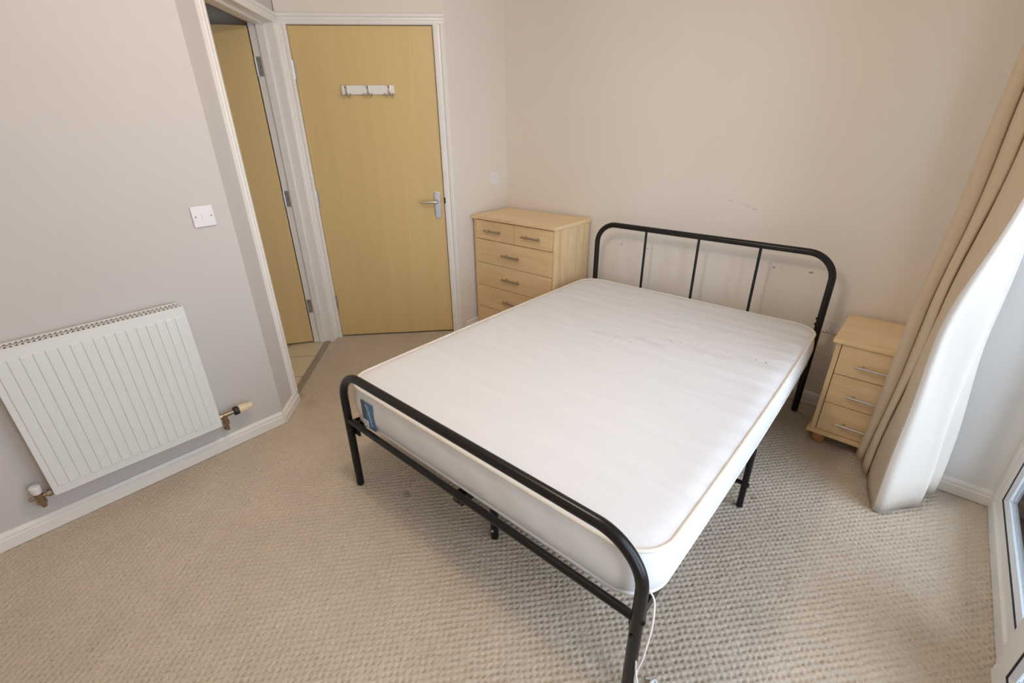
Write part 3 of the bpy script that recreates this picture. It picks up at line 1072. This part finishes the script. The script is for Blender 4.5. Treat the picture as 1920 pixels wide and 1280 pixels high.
# plan outline (x, y) of the cloth from the wall side round the leading edge and back, at the hem and at head height
hem = [(2.76, -.445), (2.70, -.44), (2.60, -.435), (2.562, -.452), (2.570, -.485), (2.588, -.488), (2.592, -.474), (2.596, -.54), (2.612, -.56), (2.620, -.548), (2.632, -.64),
       (2.664, -.752), (2.696, -.748), (2.735, -.700), (2.775, -.650), (2.802, -.622), (2.806, -.590), (2.795, -.565), (2.812, -.545), (2.842, -.520), (2.852, -.485), (2.835, -.455)]
mid = [(2.74, -.445), (2.70, -.44), (2.61, -.432), (2.568, -.452), (2.580, -.49), (2.606, -.493), (2.612, -.478), (2.614, -.54), (2.632, -.562), (2.641, -.549), (2.634, -.64),
       (2.648, -.722), (2.668, -.722), (2.690, -.690), (2.725, -.655), (2.762, -.622), (2.772, -.590), (2.765, -.565), (2.775, -.545), (2.790, -.520), (2.797, -.485), (2.78, -.455)]
top = [(2.72, -.43), (2.68, -.43), (2.64, -.43), (2.588, -.452), (2.600, -.49), (2.626, -.493), (2.632, -.478), (2.636, -.54), (2.660, -.562), (2.670, -.549), (2.672, -.64),
       (2.712, -.722), (2.725, -.720), (2.732, -.690), (2.740, -.655), (2.752, -.622), (2.758, -.590), (2.750, -.565), (2.760, -.545), (2.770, -.520), (2.772, -.485), (2.755, -.455)]
hem_lift = [.03, .03, .045, .05, .048, .046, .044, .036, .03, .028, .018, .004, .008, .01, .012, .012, .02, .03, .03, .03, .03, .03]
def cat(P, n=6):
    return smooth_path([(x, y, z) for x, y, z in P], n)
def plan(z):
    if z <= .75:
        t = z/.75; A_, B_ = hem, mid
    else:
        t = min(1, (z-.75)/.6); A_, B_ = mid, top
    t = t*t*(3-2*t)
    return [(a[0]+(b_[0]-a[0])*t, a[1]+(b_[1]-a[1])*t) for a, b_ in zip(A_, B_)]
cur = thing('curtain', 'long cream curtain drawn back beside the balcony window, hem on the carpet', 'curtain', (2.70, -.58, 0))
CI = Matrix.Translation((-2.70, .58, 0))
NZ = 40
def cloth(name, i0, i1, mat, n):
    b = NB()
    rows = []
    for i in range(NZ+1):
        f_ = i/NZ
        pl = plan(f_*2.26)
        P_ = []
        for (x, y), h_ in list(zip(pl, hem_lift))[i0:i1]:
            z = h_+(2.26-h_)*f_
            P_.append((x+.003*math.sin(z*9+y*30), y+.003*math.sin(z*7+x*25), z))
        rows.append([b.verts.new(p) for p in smooth_path(P_, n)])
    for r0, r1 in zip(rows[:-1], rows[1:]):
        for i in range(len(r0)-1):
            b.faces.new((r0[i], r0[i+1], r1[i+1], r1[i]))
    o = obj(name, b, mat, cur, CI, ang=180)
    sd = o.modifiers.new('cloth_thickness', 'SOLIDIFY')
    sd.thickness = .0025
    sd.offset = 0
    return o
cloth('face_cloth', 0, 12, 'curtain', 6)['label'] = 'beige face side with pleats'
cloth('lining', 11, 22, 'lining', 6)['label'] = 'white lining turned towards the window'
pole = thing('curtain_pole', 'slim white curtain track above the balcony window', 'curtain track', (2.72, -1.9, 2.29))
b = NB(); box(b, -.012, .012, -1.5, 1.75, -.028, .012, .003)
obj('track', b, 'upvc', pole)
for y in (-1.4, 0, 1.6):
    b = NB(); box(b, 0, XR-2.72, y-.012, y+.012, .0, .012, .002)
    obj('wall_bracket', b, 'upvc', pole)

# ------------------------------------------------------------------ ceiling lamp
pd = thing('pendant_lamp', 'bare warm bulb hanging from the ceiling over the bed', 'ceiling lamp', (LAMP[0], LAMP[1], H))
b = NB(); lathe(b, [(0, .05), (.012, .048), (.022, .02), (.024, .006)], (0, 0, 0), (0, 0, -1), 24)
obj('ceiling_rose', b, 'plastic', pd)
b = NB(); tube(b, [(0, 0, -.02), (0, 0, LAMP[2]-H+.09)], .003, 8)
obj('flex', b, 'plastic', pd)
b = NB(); lathe(b, [(0, .012), (.01, .018), (.05, .018)], (0, 0, LAMP[2]-H+.115), (0, 0, -1), 16)
obj('lamp_holder', b, 'plastic', pd)
